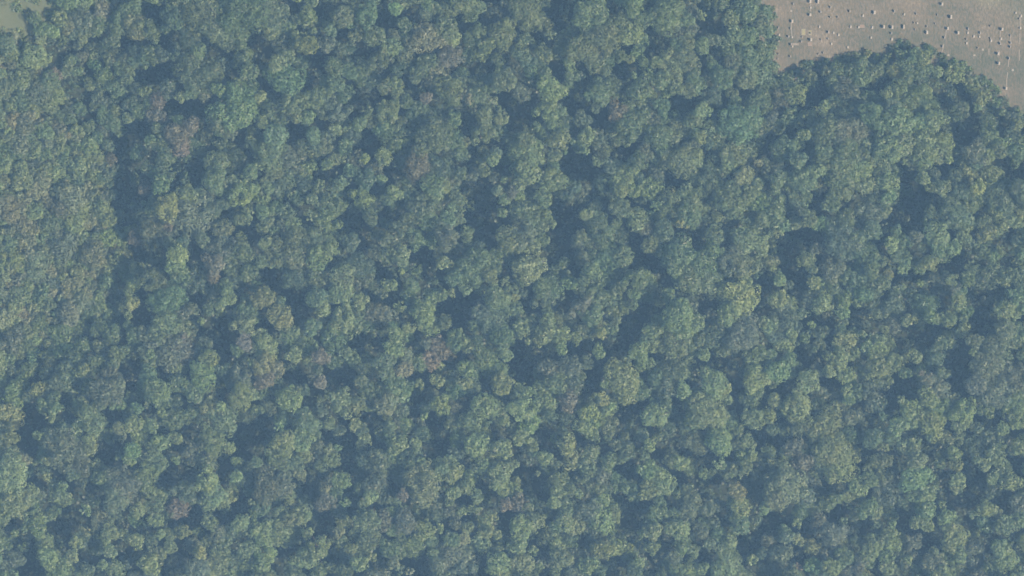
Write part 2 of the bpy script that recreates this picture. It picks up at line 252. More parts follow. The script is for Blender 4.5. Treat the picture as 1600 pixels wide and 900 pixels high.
TILES[0, 675] = ("60,60,90,l;70,180,90,p;150,170,40,p;60,300,90,l;160,420,60;90,450,80,l;290,180,35,l;290,280,45,l;230,20,80,l;400,120,110,s;490,190,80,s;560,50,50,l;640,20,35,l;460,250,60;520,300,80,s;830,120,70,l;800,170,60,l;740,150,30;870,40,50,l;1000,60,70,l;960,110,50;1100,40,60,l;1100,175,50,l;1200,120,70,s;1330,60,80,l;1440,100,40,l;1470,180,40,l;1480,280,60,l;1290,160,70;940,250,70,l;880,280,50;760,330,120,s;720,430,90,s;600,240,60;640,290,60;930,370,60,l;860,500,80,l;990,470,60;970,550,60,l;1150,370,100,s;1110,470,80,b;1290,300,80,l;1340,390,70,l;1390,450,50,l;1300,450,50;390,340,60,l;420,420,70,l;350,490,60;530,490,60,l;620,550,70,p;540,620,50,p;690,620,80,l;770,640,60,l;850,680,50,l;680,750,70,l;700,530,50;470,690,40,l;450,770,50,l;370,700,30;210,540,60,l;240,600,60,l;150,600,40;90,630,40,l;30,540,50;280,700,70,l;300,790,70,l;370,850,70,l;90,790,90,s;150,720,50;30,700,40;550,860,90,s;640,830,60,l;720,870,60;800,820,60,d;880,790,50,s;930,830,60,y;1000,640,60,l;1060,640,60;1150,620,50,l;980,770,60;1060,720,60;1080,830,80,d;1250,750,70,y;1290,700,50;1360,640,80,s;1380,750,60;1440,820,50;1500,570,60,l;1570,520,50;1560,600,50;1350,830,80,l;1530,810,70,l;1230,860,80,s;1310,560,50;1570,440,40",
  "170,100,70,70;230,250,60,60;680,110,100,70;280,430,60,60;560,400,80,60;450,340,40,40;400,590,70,70;100,580,40,40;1040,330,60,60;1150,230,90,40;1090,110,60,30;1400,230,50,80;1500,450,60,70;1220,520,50,50;1080,570,60,30;900,610,100,30;590,640,40,40;380,720,40,50;540,750,50,40;580,800,50,30;770,750,50,40;760,560,40,40;930,460,40,40;190,760,40,60;210,850,40,50;1400,560,40,50;1480,690,60,40;1150,770,60,50;1530,60,60,60")
TILES[400, 675] = ("170,60,80,l;130,140,70,l;290,50,70,l;300,150,50,l;250,190,50;390,80,60,s;510,100,60,l;470,170,60,l;400,210,50;275,265,45,l;80,260,80,s;60,370,80,s;170,340,60,s;120,420,50,d;30,470,60;170,200,50;430,370,60,p;430,440,60,b;560,440,50,l;550,520,40;270,520,70,l;210,560,60;320,520,40,l;130,610,70,l;60,640,80,l;50,760,80,l;30,850,60,l;190,680,50;320,640,50,l;300,790,110,l;370,740,80,l;440,690,60,l;520,630,60,p;540,680,40;590,730,50;470,850,60;640,820,80,l;720,780,60,l;680,690,60;700,560,70;660,510,50;800,560,60,s;740,660,50;720,400,80,l;660,350,50;750,320,60,s;760,230,90,s;760,160,60,s;660,170,60,d;880,70,70,l;1000,70,60,l;970,140,80,s;1030,180,50;1040,350,110,p;960,290,70,p;920,400,50,b;1060,240,60,p;930,560,90,s;980,720,80,l;1050,620,70,l;1140,600,50,l;830,730,60;900,760,60;860,810,40,p;900,860,50,p;960,870,40,p;1200,200,60,l;1230,260,60,l;1170,230,40;1380,80,80,l;1310,40,40;1330,110,40;1360,220,40,s;1430,210,50,l;1540,100,60,l;1530,250,70,l;1490,330,60;1240,380,70,l;1310,340,50,l;1370,470,60,l;1290,490,60;1210,430,50;1250,580,60,s;1320,600,50,l;1300,670,40,p;1220,670,50;1430,560,50,l;1480,530,60,l;1510,640,50,l;1410,690,60;1230,790,130,s;1290,850,80,s;1140,840,70,s;1510,820,70,l;1580,720,30;1560,450,40,b;1180,740,50;1100,760,40",
  "40,30,60,50;450,20,60,50;330,330,90,80;480,260,70,40;580,100,50,90;570,230,60,60;870,330,50,50;1130,60,90,50;1090,130,50,50;1180,350,30,60;1320,180,30,50;420,580,80,80;600,500,40,50;780,460,60,30;1180,540,50,40;180,790,50,50;270,690,30,40;500,770,60,50;760,850,70,50;1050,840,50,60;1400,830,40,80;1440,460,60,50;1320,430,30,30;1420,320,50,30;1550,580,40,60;930,470,60,15;940,820,40,30")
TILES[800, 675] = ("60,30,60,l;130,90,40,l;200,160,50,l;20,200,30,l;160,260,30;340,80,60,l;370,180,60,l;490,140,60,l;470,220,60;600,190,50;650,80,60,s;720,120,50;560,270,60,s;860,80,70,l;830,150,50;1050,190,90,l;1160,60,90,s;1290,60,100,l;1000,180,50;1500,150,60,l;1470,220,40;1540,290,80,s;1560,380,70,s;1300,200,60,l;1250,250,50;1370,270,30;850,240,60,l;930,310,90,l;850,370,60,l;1000,340,40;710,360,50,l;740,420,30,l;300,300,60,l;280,380,50;260,440,45,l;330,470,60;420,390,50,l;550,350,60,l;570,430,50,l;480,490,80,s;560,550,70,l;630,620,40;330,570,70,l;400,590,60,l;40,450,60,b;100,480,50;140,560,60,l;60,600,80,l;40,700,60,l;130,740,60,l;60,820,70,l;170,840,40;280,690,60,l;260,760,50;320,790,60;410,770,60,s;380,690,50;480,830,60,l;560,740,60,l;640,720,60,l;740,720,40,l;900,520,60,l;880,620,70,l;880,720,70,l;790,820,60,l;1010,530,60,l;1050,620,60,l;1080,560,50;1120,450,90,s;1220,480,60,s;1100,360,35;1410,370,50,y;1430,470,60,y;1390,520,50;1430,580,60;1270,570,60,s;1290,640,60;1240,700,60,s;1360,700,50,l;1130,740,70,l;1060,720,50;1010,790,60,s;1350,800,80,l;1290,850,60;1110,850,60,l;1030,860,50;1200,850,60,l;1500,800,60,l;1420,860,40;1560,760,60,d;1540,550,30;1370,450,40;380,860,60,s;270,860,60,l;1580,470,40,l",
  "110,120,50,50;210,260,50,50;100,280,50,60;160,390,70,70;440,330,80,40;660,400,50,50;740,560,90,130;720,240,60,50;1010,60,70,60;1190,180,80,40;1250,350,80,80;1060,270,50,30;1380,160,50,60;1320,550,30,40;950,720,40,60;890,830,60,60;660,850,60,50;470,670,60,40;560,650,50,20;240,540,40,50;220,790,30,60;150,670,50,40;1470,720,60,80;1560,620,60,60;1560,60,50,90;1190,780,50,60;570,80,50,40;450,50,40,40;800,90,30,50;1430,290,50,30")
TILES[1200, 675] = ("160,100,90,s;210,190,60,b;40,200,40,l;100,330,120,p;60,420,70,p;30,470,40;230,410,70,s;200,500,50;180,570,35,l;400,110,100,l;440,210,110,l;340,180,60,s;550,150,60,l;560,340,60,l;500,400,50;430,420,50,l;570,420,40;640,300,50;620,230,30;690,300,50,l;720,180,80,s;650,40,100,s;760,30,50;860,90,60,l;930,170,90,l;920,280,80,l;930,380,60;980,400,70,l;1040,290,40,l;1090,450,60,l;980,490,70,l;1110,530,50,l;1000,590,50,l;920,570,60,l;760,510,60,l;780,580,50,l;750,640,50,l;700,680,50;670,510,45,l;590,520,50;740,380,90,s;1160,130,50,l;1180,210,60,l;1190,300,50,l;1170,360,30,l;1080,200,30;1390,60,90,s;1460,80,50,l;1420,150,60,l;1350,210,60,l;1400,290,50,l;1510,310,60,l;1490,210,40;1280,90,60,d;1560,440,60,s;1560,550,60;1360,480,70,l;1350,570,60;1390,400,40;1280,520,40;1470,590,60,l;1290,640,40;1160,660,110,l;1130,770,50;1200,760,50;1270,720,60,s;1280,800,70,s;1440,720,80,l;1500,690,50;1480,800,80,l;1560,870,40;1400,850,60;900,710,90,s;880,800,50,l;1040,830,70,p;1150,850,60,l;730,780,50,l;750,850,50,l;640,660,40;640,750,70,l;560,860,40,b;400,640,100,s;470,690,50,l;320,560,60,s;470,560,50;380,760,90,s;280,830,60,l;400,850,60,l;480,780,60;110,660,90,s;180,670,40,p;90,760,90,s;180,850,50,b;60,850,80,s;280,500,50;1010,40,40,l",
  "350,360,60,70;70,540,70,50;560,600,90,50;520,480,40,40;640,110,60,50;1020,110,60,60;1200,430,90,70;1110,380,60,50;1220,530,50,50;1260,230,40,80;1540,110,60,80;1370,680,60,40;1450,430,50,60;850,520,40,60;840,610,40,40;1020,680,50,50;800,730,40,40;200,790,40,40;40,680,30,40;550,700,40,50;1310,300,50,60;1090,250,30,60;240,610,40,60;1560,660,40,40;830,830,30,50;60,60,60,60")
# top right tile, its pixels 3.5556x from (1150, 0)
TOPRIGHT = ("60,60,100;150,80,60;60,200,80;170,180,40;150,280,60;60,330,80;165,370,50;60,440,80,l;150,450,70;270,480,70,l;330,530,70,l;540,470,70;570,400,45;690,430,80,l;760,400,60;820,380,45;700,365,40;920,305,60;890,400,50,y;1040,330,50,l;1000,400,70;1120,400,60;1210,410,60,l;1310,470,60,l;1370,540,60,l;1340,600,50;1440,570,50;1120,470,50,l;840,530,60,l;750,560,60;620,560,80,s;540,570,60;620,640,80,s;760,640,70;870,610,60,s;960,560,90,l;1060,600,80,l;1100,670,60,l;1020,690,60;900,680,80,l;1160,780,60,l;1060,800,80,l;930,800,60,l;820,800,70;730,820,80;600,750,90,s;500,740,80;400,660,60,l;380,750,60,l;310,650,60;240,580,80,s;100,560,70;40,700,80;240,700,50;480,850,70;1380,740,50,l;1390,790,40;1330,860,70,s;1450,820,60,l;1540,760,70,s;1540,660,60,s;1480,620,40;1560,850,60;1240,870,60;1220,640,40,d",
  "450,520,60,60;1200,540,90,60;1270,700,110,70;1060,440,60,30;800,470,60,30;320,740,50,40;200,820,80,60;960,310,30,20;1400,630,60,40;1470,700,40,60")

crowns, gaps = [], []
def read(data, ox, oy, f):
    for e in data[0].split(';'):
        v = e.split(',')
        crowns.append([ox + int(v[0]) / f, oy + int(v[1]) / f, int(v[2]) / f, v[3] if len(v) > 3 else 'g'])
    for e in data[1].split(';'):
        v = [int(q) / f for q in e.split(',')]
        gaps.append((ox + v[0], oy + v[1], v[2] * 1.05 + .6, v[3] * 1.05 + .6))
for (ox, oy), d in TILES.items(): read(d, ox, oy, 4.0)
read(TOPRIGHT, 1150, 0, 3.5556)

def inside(poly, x, y):
    r = False
    for i in range(len(poly)):
        (x1, y1), (x2, y2) = poly[i], poly[i - 1]
        if (y1 > y) != (y2 > y) and x < (x2 - x1) * (y - y1) / (y2 - y1) + x1: r = not r
    return r

CEM = [(1190, 0), (1197, 8), (1207, 20), (1210, 45), (1211, 70), (1212, 118), (1225, 122), (1235, 120), (1237, 110), (1250, 104), (1258, 97), (1280, 96), (1300, 96), (1312, 93), (1330, 90),
       (1340, 84), (1362, 86), (1385, 88), (1392, 80), (1400, 72), (1415, 69), (1435, 73), (1455, 76), (1465, 85), (1480, 93), (1500, 98), (1520, 112), (1540, 128), (1560, 145), (1575, 165), (1590, 173), (1600, 176),
       (1900, 230), (1900, -300), (1150, -300)]
SCRUB = [(-200, -120), (235, -120), (235, 0), (228, 38), (120, 50), (58, 75), (88, 120), (100, 200), (150, 228), (160, 290), (175, 330), (195, 380), (205, 440), (185, 490), (140, 520), (60, 545), (0, 575), (-200, 600)]
MEADOW = [(-400, -300), (110, -300), (110, -5), (70, 20), (45, 60), (15, 75), (-20, 90), (-400, 110)]
def in_gap(x, y, grow=1.0):
    return any(((x - g[0]) / (g[2] * grow)) ** 2 + ((y - g[1]) / (g[3] * grow)) ** 2 < 1 for g in gaps)

# ------------------------------------------------------------------ the ground
def sheet(name, pts_px, z, mat, kind='structure'):
    v = [(*ground(*p), z) for p in pts_px]
    o = link(name, mesh_from(name, v, [list(range(len(v)))][::1], mat))
    if o.data.polygons[0].normal.z < 0: o.data.flip_normals()
    return tag(o, kind=kind)
def cut_smooth(pts, n=3):
    return pts
g = mesh_from('ground', [(-2000, -2000, 0), (2000, -2000, 0), (2000, 2000, 0), (-2000, 2000, 0)], [(0, 1, 2, 3)], M_FLOOR)
tag(link('ground', g), kind='structure')
# the mown lawn runs on a little under the trees along the wood's edge
LAWN = [(1170, -300), (1172, 0), (1185, 30), (1190, 125), (1215, 138), (1250, 122), (1330, 112), (1390, 104), (1410, 92), (1440, 92), (1470, 108), (1500, 120), (1530, 145), (1560, 172), (1585, 192), (1620, 200), (1900, 250), (1900, -300)]
sheet('cemetery_lawn', LAWN, 0.006, M_LAWN)
sheet('scrub_ground', SCRUB, 0.005, M_MEADOW)

# ------------------------------------------------------------------ foliage
def leaf_quads(cen, nrm, size, r):
    """kite-shaped sprays of leaves at cen (n,3) facing nrm (n,3)"""
    n = len(cen)
    nrm = nrm / np.linalg.norm(nrm, axis=1, keepdims=True)
    a = r.normal(size=(n, 3))
    u = np.cross(nrm, a); u /= np.linalg.norm(u, axis=1, keepdims=True)
    v = np.cross(nrm, u)
    s = size[:, None]
    w = (0.55 + 0.4 * r.random(n))[:, None]
    k = (0.15 * (r.random(n) - 0.5))[:, None]
    V = np.stack([cen - u * s * 0.5, cen + v * s * w * 0.5 + nrm * s * k, cen + u * s * 0.5, cen - v * s * w * 0.5 + nrm * s * k], axis=1)
    return V

def crown_quads(R, seed, flat=0.85, dense=1.0, puff=1.0):
    """a broadleaf crown of radius R: boughs of leaf sprays over an uneven dome, centred on the crown's middle axis, z from -0.9R to about +flat*R"""
    r = np.random.default_rng(seed)
    npf = int(max(7, 4.2 * R ** 1.45) / puff)
    ph = r.random(3) * 6.28
    C_, S_ = [], []
    tries = 0
    while len(C_) < npf and tries < npf * 12:
        tries += 1
        t = r.random() * 6.2832
        d = math.sqrt(r.random())
        lob = 1 + 0.20 * math.sin(2 * t + ph[0]) + 0.17 * math.sin(3 * t + ph[1]) + 0.13 * math.sin(5 * t + ph[2])
        x, y = d * R * 0.80 * lob * math.cos(t), d * R * 0.80 * lob * math.sin(t)
        z = flat * R * (math.sqrt(max(0.0, 1 - (d * 0.95) ** 2)) - 0.25) + R * 0.26 * (r.random() - 0.55)
        pr = (0.26 + 0.16 * r.random()) * R * puff if R < 2 else (0.55 + 0.55 * r.random()) * (R / 2.6) ** 0.45 * puff
        if all((x - c[0]) ** 2 + (y - c[1]) ** 2 + (z - c[2]) ** 2 > (0.75 * max(pr, s)) ** 2 for c, s in zip(C_, S_)):
            C_.append((x, y, z)); S_.append(pr)
    # lower boughs round the sides
    for _ in range(int(npf * 0.45)):
        t = r.random() * 6.2832; d = 0.45 + 0.3 * r.random()
        C_.append((d * R * math.cos(t), d * R * math.sin(t), -R * (0.15 + 0.6 * r.random()))); S_.append((0.26 + 0.14 * r.random()) * min(R, 3.2))
    C_ = np.array(C_); S_ = np.array(S_)
    per = np.maximum(12, (80 * dense * S_ ** 1.8)).astype(int)
    idx = np.repeat(np.arange(len(S_)), per)
    n = len(idx)
    dirs = r.normal(size=(n, 3)); dirs[:, 2] = np.abs(dirs[:, 2]) * 1.0 - 0.35
    dirs /= np.linalg.norm(dirs, axis=1, keepdims=True)
    rad = S_[idx] * (0.84 + 0.24 * r.random(n))
    cen = C_[idx] + dirs * rad[:, None] * np.array([1, 1, 0.85])
    nrm = dirs + r.normal(size=(n, 3)) * 0.24 + np.array([0, 0, 0.25])
    size = 0.26 + 0.26 * r.random(n)
    V = leaf_quads(cen, nrm, size, r)
    # thin inner filling so that the crown is not see-through
    m = int(22 * R * R)
    t = r.random(m) * 6.2832; d = np.sqrt(r.random(m)) * 0.8 * R
    ci = np.stack([d * np.cos(t), d * np.sin(t), (r.random(m) * 0.5 - 0.35) * R], axis=1)
    Vi = leaf_quads(ci, r.normal(size=(m, 3)) * 0.6 + np.array([0, 0, 1]), 0.4 + 0.25 * r.random(m), r)
    return np.concatenate([V, Vi])

CLASSES = [0.9, 1.3, 1.8, 2.3, 2.9, 3.6, 4.4, 5.3]
NVAR = 5
PROTO = {(ci, v): crown_quads(R, 100 * ci + v, flat=0.55 + 0.1 * (v % 4), puff=(0.85, 1.0, 1.15, 0.95, 1.1)[v]) for ci, R in enumerate(CLASSES) for v in range(NVAR)}
CROWN_MESH = {}
def crown_mesh(key):
    if key not in CROWN_MESH: CROWN_MESH[key] = quads_mesh('crown', PROTO[key], M_LEAF)
    return CROWN_MESH[key]
def pick_class(R):
    return min(range(len(CLASSES)), key=lambda i: abs(math.log(CLASSES[i] / R)))

def tube(pts, rads, n=7):
    V, F = [], []
    for i, (p, r_) in enumerate(zip(pts, rads)):
        for k in range(n):
            a = 6.2832 * k / n
            V.append((p[0] + r_ * math.cos(a), p[1] + r_ * math.sin(a), p[2]))
        if i:
            for k in range(n):
                F.append(((i - 1) * n + k, (i - 1) * n + (k + 1) % n, i * n + (k + 1) % n, i * n + k))
    F.append([(len(pts) - 1) * n + k for k in range(n)])
    return V, F
def join(parts):
    V, F = [], []
    for v, f in parts:
        o = len(V); V += v; F += [[i + o for i in q] for q in f]
    return V, F
def trunk_mesh(seed, mat, bare=False):
    """trunk and limbs of a tree 10 units tall"""
    r = random.Random(seed)
    top = 8.6
    bend = [(r.uniform(-.25, .25), r.uniform(-.25, .25)) for _ in range(5)]
    pts = [(0, 0, -0.05)] + [(bend[i][0], bend[i][1], (i + 1) * top / 5) for i in range(5)]
    parts = [tube(pts, [0.30, 0.22, 0.18, 0.14, 0.09, 0.03])]
    for k in range(9 if bare else 6):
        i = r.choice((2, 3, 4)) if not bare else r.choice((2, 3, 4, 5))
        b = pts[i]; a = k * 1.05 + r.uniform(-.3, .3); ln = r.uniform(1.2, 2.2)
        m = (b[0] + ln * .5 * math.cos(a), b[1] + ln * .5 * math.sin(a), b[2] + .6)
        e = (b[0] + ln * math.cos(a + .2), b[1] + ln * math.sin(a + .2), b[2] + 1.5)
        parts.append(tube([b, m, e], [0.09, 0.06, 0.02], 5))
    V, F = join(parts)
    return mesh_from('trunk', V, F, mat, True)
TRUNKS = [trunk_mesh(s, M_BARK) for s in range(6)]

# heights: the tall, bright crowns stand over the gaps on their shaded (upper left) side
rh = random.Random(5)
TS = math.tan(SUN_EL)
SX, SY = math.sin(SUN_AZ) / TS / MPP, -math.cos(SUN_AZ) / TS / MPP      # shadow, in photograph pixels left and up, for each metre of height
def wave(x, y):
    return math.sin(x / 47 + 1.3) * math.sin(y / 39 + .4) + 0.7 * math.sin((x + y) / 83 + 2) + 0.6 * math.sin((x - 1.4 * y) / 61)
def clear_of_lawn(x, y, h):
    """growth along the cemetery's edge is low: its shade stays within the wood"""
    for d in (6, 12, 18, 24, 32, 40, 50, 62, 76, 92):
        if any(inside(CEM, x + d * a, y + d * b) for a, b in ((0, -1), (.7, -.7), (-.7, -.7), (1, 0))):
            h = min(h, 3.4 + 0.6 * d * MPP); break
    for k in range(1, 21):
        if inside(CEM, x - SX * h * k / 20, y - SY * h * k / 20 + 5): return max(2.6, h * (k - 1) / 20)
    return h
def clear_of_gaps(x, y, r):
    for g in gaps:
        if abs(x - g[0]) > 90 or abs(y - g[1]) > 90: continue
        d = math.hypot((x - g[0]) / g[2], (y - g[1]) / g[3])
        if d > 1: r = min(r, max(r * 0.6, math.hypot(x - g[0], y - g[1]) * (1 - 1 / d) + 1.5))
    return r
def left_ramp(x, y, h):
    """the wood on the left grades down into scrub"""
    if y < 200: e = (x - 150) * 0.95
    elif y < 440: e = (x - 185) * 2.2
    else: e = (x - 140) * 1.0 + max(0, y - 500) * 1.3
    return min(h, max(4.0, 4.0 + e * 0.085))
trees = []
for x, y, r, t in crowns:
    if inside(CEM, x, y) or x < -20: continue
    h = 17.0 + rh.gauss(0, 1.3) + 1.1 * wave(x, y) + {'l': 0.8, 'y': 2.6, 'p': 1.4, 'd': -3.5, 's': -0.5, 'b': 0.0}.get(t, 0) + (r - 18) * 0.08
    for q in (1.15, 1.6):
        if in_gap(x - r * q * 0.88, y - r * q * 0.47): h += 1.4
    if in_gap(x + r * 1.2 * 0.88, y + r * 1.2 * 0.47): h -= 0.8
    if in_gap(x, y, 0.75) and t not in 'lypb': h *= 0.38
    h = clear_of_lawn(x, y, left_ramp(x, y, h))
    r = clear_of_gaps(x, y, r * (1.2 if r > 21 else 1.06 if r > 17 else 1.0))
    r = min(r, h / MPP * 0.42)
    trees.append(dict(x=x, y=y, r=r, t=t, h=h))
trees.sort(key=lambda q: -q['r'])
kept = []
for q in trees:                 # small crowns swallowed by a broad neighbour
    if q['t'] not in 'ypb' and any(b['r'] > 22 and (b['x'] - q['x']) ** 2 + (b['y'] - q['y']) ** 2 < (b['r'] * 0.55) ** 2 for b in kept): continue
    kept.append(q)
trees = kept
singles, rest = trees[:300], trees[300:]

def tone_of(t, r_):
    c = np.array(TONE[t]); v = 1 + 0.10 * r_.gauss(0, 1)
    return tuple(np.clip(c * max(0.75, v) * np.array([1 + 0.07 * r_.gauss(0, 1), 1, 1 + 0.08 * r_.gauss(0, 1)]), 0.01, 0.3))

# labels: look, size, and the place next to something that can be found
MARKS = [(1196, 60, "the straight wood edge"), (1224, 135, "the cemetery's lower left corner"), (1425, 85, 'the clump bulging into the cemetery'), (1545, 150, 'the slanting cemetery edge'),
         (258, 325, 'the yellow-green tree at left'), (275, 205, 'the brownish trees at upper left'), (668, 60, 'the pale tree at top centre'), (1428, 325, 'the big dark gap under the cemetery'),
         (745, 295, 'the big dark gap above the centre'), (985, 510, 'the slanting dark gap'), (985, 812, 'the heart-shaped dark gap'), (1062, 374, 'the bleached bare branches'),
         (1225, 762, 'the large pale tree at lower right'), (1500, 565, 'the tall dark gap at the right edge'), (580, 540, 'the dark gap left of the centre'), (285, 550, 'the brownish tree at left'),
         (20, 620, 'the light crowns at the left edge'), (480, 760, 'the dark gap holding a pale tree'), (100, 75, 'the dark gap in the top left scrub'), (405, 75, 'the small square dark gap at the top'),
         (875, 30, 'the dark gap at the top edge'), (200, 780, 'the broad grey-green tree at lower left'), (705, 860, 'the broad tree at the bottom edge'), (1560, 860, 'the lower right corner'), (20, 880, 'the lower left corner'),
         (640, 245, 'the brownish tree above the centre'), (1040, 500, 'the big light tree right of the centre'), (1400, 770, 'the light crowns at lower right'), (1290, 380, 'the grey-green trees under the cemetery'),
         (890, 320, 'the dark gap in the very centre'), (1540, 620, 'the broad tree at the right edge'), (500, 450, 'the light crowns left of the centre'), (850, 160, 'the dark gap at upper centre'), (1020, 650, 'the round light tree below the centre')]
DIRS = ['right of', 'below and right of', 'below', 'below and left of', 'left of', 'above and left of', 'above', 'above and right of']
ORD = ['', 'second ', 'third ', 'fourth ', 'fifth ', 'sixth ', 'seventh ']
seen_labels = {}
for q in singles:
    mx, my, ph = min(MARKS, key=lambda m: (m[0] - q['x']) ** 2 + (m[1] - q['y']) ** 2)
    d = math.hypot(mx - q['x'], my - q['y'])
    size = 'large' if q['r'] > 27 else 'medium' if q['r'] > 21 else 'smaller'
    if d < q['r'] * 0.8: place = 'at'
    else:
        place = DIRS[int(round(math.degrees(math.atan2(q['y'] - my, q['x'] - mx)) / 45)) % 8]
    q['base'] = (size, WORDS[q['t']], place, ph); q['d'] = d
    seen_labels.setdefault(q['base'], []).append(q)
for b, qs in seen_labels.items():
    qs.sort(key=lambda q: q['d'])
    for i, q in enumerate(qs):
        size, w, place, ph = b
        if place == 'at' and len(qs) == 1: q['label'] = f"{size} {w} tree at {ph}"
        elif place == 'at': q['label'] = f"{ORD[i]}closest {size} {w} tree at {ph}"
        elif len(qs) == 1: q['label'] = f"{size} {w} tree {place} {ph}"
        else: q['label'] = f"{ORD[i]}nearest {w} {size} tree {place} {ph}"
        if len(q['label'].split()) > 16: q['label'] = q['label'].replace(' the ', ' ', 1)
        if len(q['label'].split()) > 16: q['label'] = q['label'].replace(' the ', ' ', 1)

for i, q in enumerate(singles):
    R = q['r'] * MPP * 1.05
    ci = pick_class(R)
    zc = q['h'] - 0.7 * R
    X, Y = at_height(q['x'], q['y'], zc)
    root = bpy.data.objects.new('broadleaf_tree', None); C.objects.link(root)
    root.empty_display_size = 0.5
    root.location = (X, Y, 0)
    tag(root, q['label'], 'tree', 'trees of the woodland canopy')
    s = q['h'] * 0.92 / 10
    link('trunk', TRUNKS[i % 6], root, rot=(0, 0, rh.uniform(0, 6.28)), scale=(s * 0.9, s * 0.9, s))
    k = R / CLASSES[ci]
    c = link('crown', crown_mesh((ci, rh.randrange(NVAR))), root, loc=(0, 0, zc), rot=(rh.gauss(0, .06), rh.gauss(0, .06), rh.uniform(0, 6.28)), scale=(k * rh.uniform(.93, 1.07), k * rh.uniform(.93, 1.07), k * rh.uniform(.85, 1.15)))
    c.color = (*tone_of(q['t'], rh), 1)

# ------------------------------------------------------------------ the rest of the wood: the smaller crowns, and the wood going on past the frame
def placed(key, X, Y, Z, k, kz, rz):
    V = PROTO[key]
    c_, s_ = math.cos(rz), math.sin(rz)
    W = np.empty_like(V)
    W[..., 0] = (V[..., 0] * c_ - V[..., 1] * s_) * k + X
    W[..., 1] = (V[..., 0] * s_ + V[..., 1] * c_) * k + Y
    W[..., 2] = V[..., 2] * kz + Z
    return W
def mass(name, items, label, cat, extra=None):
    Vs, Ts, stems = [], [], []
    for q in items:
        R = q['r'] * MPP * 1.06
        ci = pick_class(R); k = R / CLASSES[ci]
        zc = q['h'] - 0.7 * R
        X, Y = at_height(q['x'], q['y'], zc)
        W = placed((ci, rh.randrange(NVAR)), X, Y, zc, k, k * rh.uniform(.85, 1.15), rh.uniform(0, 6.28))
        Vs.append(W); Ts.append(np.tile(np.array(tone_of(q['t'], rh)), (len(W), 1)))
    if extra: Vs.append(extra[0]); Ts.append(extra[1])
    o = link(name, quads_mesh(name, np.concatenate(Vs), M_LEAFS, np.concatenate(Ts)))
    return tag(o, label, cat, kind='stuff')

covered = trees
# crowns between the traced ones, wherever neither a crown nor a gap was seen
GX = 6.0
grid = {}
for q in trees:
    grid.setdefault((int(q['x'] // 60), int(q['y'] // 60)), []).append(q)
def near(x, y, f=0.8):
    gx, gy = int(x // 60), int(y // 60)
    for a in (-1, 0, 1):
        for b in (-1, 0, 1):
            for q in grid.get((gx + a, gy + b), ()):
                if (q['x'] - x) ** 2 + (q['y'] - y) ** 2 < (q['r'] * f + 4) ** 2: return True
    return False
fill = []
for _ in range(9000):
    x, y = rh.uniform(-2, 1602), rh.uniform(-2, 902)
    if inside(CEM, x, y) or inside(CEM, x + 8, y - 8) or inside(CEM, x, y - 10) or inside(SCRUB, x, y) or in_gap(x, y, 1.12) or near(x, y): continue
    q = dict(x=x, y=y, r=rh.uniform(9, 14), t=rh.choice('gggdsl'), h=clear_of_lawn(x, y, left_ramp(x, y, 14.5 + rh.gauss(0, 1.4))))
    q['r'] = min(q['r'], q['h'] / MPP * 0.42)
    fill.append(q); grid.setdefault((int(x // 60), int(y // 60)), []).append(q)
under = []
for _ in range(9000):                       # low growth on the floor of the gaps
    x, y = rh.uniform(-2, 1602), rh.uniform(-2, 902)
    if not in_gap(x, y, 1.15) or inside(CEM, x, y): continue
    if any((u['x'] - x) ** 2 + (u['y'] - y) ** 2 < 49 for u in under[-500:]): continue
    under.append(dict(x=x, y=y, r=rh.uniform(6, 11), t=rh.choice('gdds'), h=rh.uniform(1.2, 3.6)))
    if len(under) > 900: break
beyond = []
pts = []
for _ in range(9000):
    x, y = rh.uniform(-130, 1790), rh.uniform(-130, 1080)
    if -3 < x < 1603 and -3 < y < 903: continue
    if inside(CEM, x, y) or inside(CEM, x + 10, y - 10) or inside(SCRUB, x, y): continue
    r = rh.uniform(14, 26)
    if any((p[0] - x) ** 2 + (p[1] - y) ** 2 < ((p[2] + r) * 0.72) ** 2 for p in pts): continue
    pts.append((x, y, r)); beyond.append(dict(x=x, y=y, r=r, t=rh.choice('gglls'), h=clear_of_lawn(x, y, left_ramp(x, y, 17.5 + rh.gauss(0, 1.8)))))
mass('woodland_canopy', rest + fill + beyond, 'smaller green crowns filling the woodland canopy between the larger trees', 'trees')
for i in range(len(CEM) - 4):                # ragged low fringe where the wood meets the lawn
    (x0, y0), (x1, y1) = CEM[i], CEM[i + 1]
    for k in range(max(1, int(math.hypot(x1 - x0, y1 - y0) / 6))):
        f = rh.random(); ox, oy = rh.uniform(-2, 9) * (-1 if x0 < 1213 and y0 < 118 else -.3), rh.uniform(-2, 9)
        under.append(dict(x=x0 + (x1 - x0) * f + ox, y=y0 + (y1 - y0) * f + (oy if y0 > 60 or x0 > 1213 else 0), r=rh.uniform(4.5, 8), t=rh.choice('ggls'), h=rh.uniform(0.9, 2.0)))
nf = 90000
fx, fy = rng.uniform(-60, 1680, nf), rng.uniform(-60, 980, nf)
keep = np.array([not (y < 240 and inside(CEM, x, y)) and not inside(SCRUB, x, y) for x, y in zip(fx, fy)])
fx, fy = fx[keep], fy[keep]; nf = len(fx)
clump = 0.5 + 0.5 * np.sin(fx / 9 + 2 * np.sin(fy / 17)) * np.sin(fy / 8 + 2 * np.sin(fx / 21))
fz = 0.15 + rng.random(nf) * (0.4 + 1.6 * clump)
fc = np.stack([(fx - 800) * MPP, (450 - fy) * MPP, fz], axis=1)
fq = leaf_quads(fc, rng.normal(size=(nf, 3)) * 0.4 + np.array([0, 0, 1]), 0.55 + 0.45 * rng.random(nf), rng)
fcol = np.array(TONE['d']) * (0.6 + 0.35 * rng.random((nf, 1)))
mass('undergrowth', under, 'shaded low undergrowth on the floor of the dark woodland gaps', 'undergrowth', (fq, fcol))

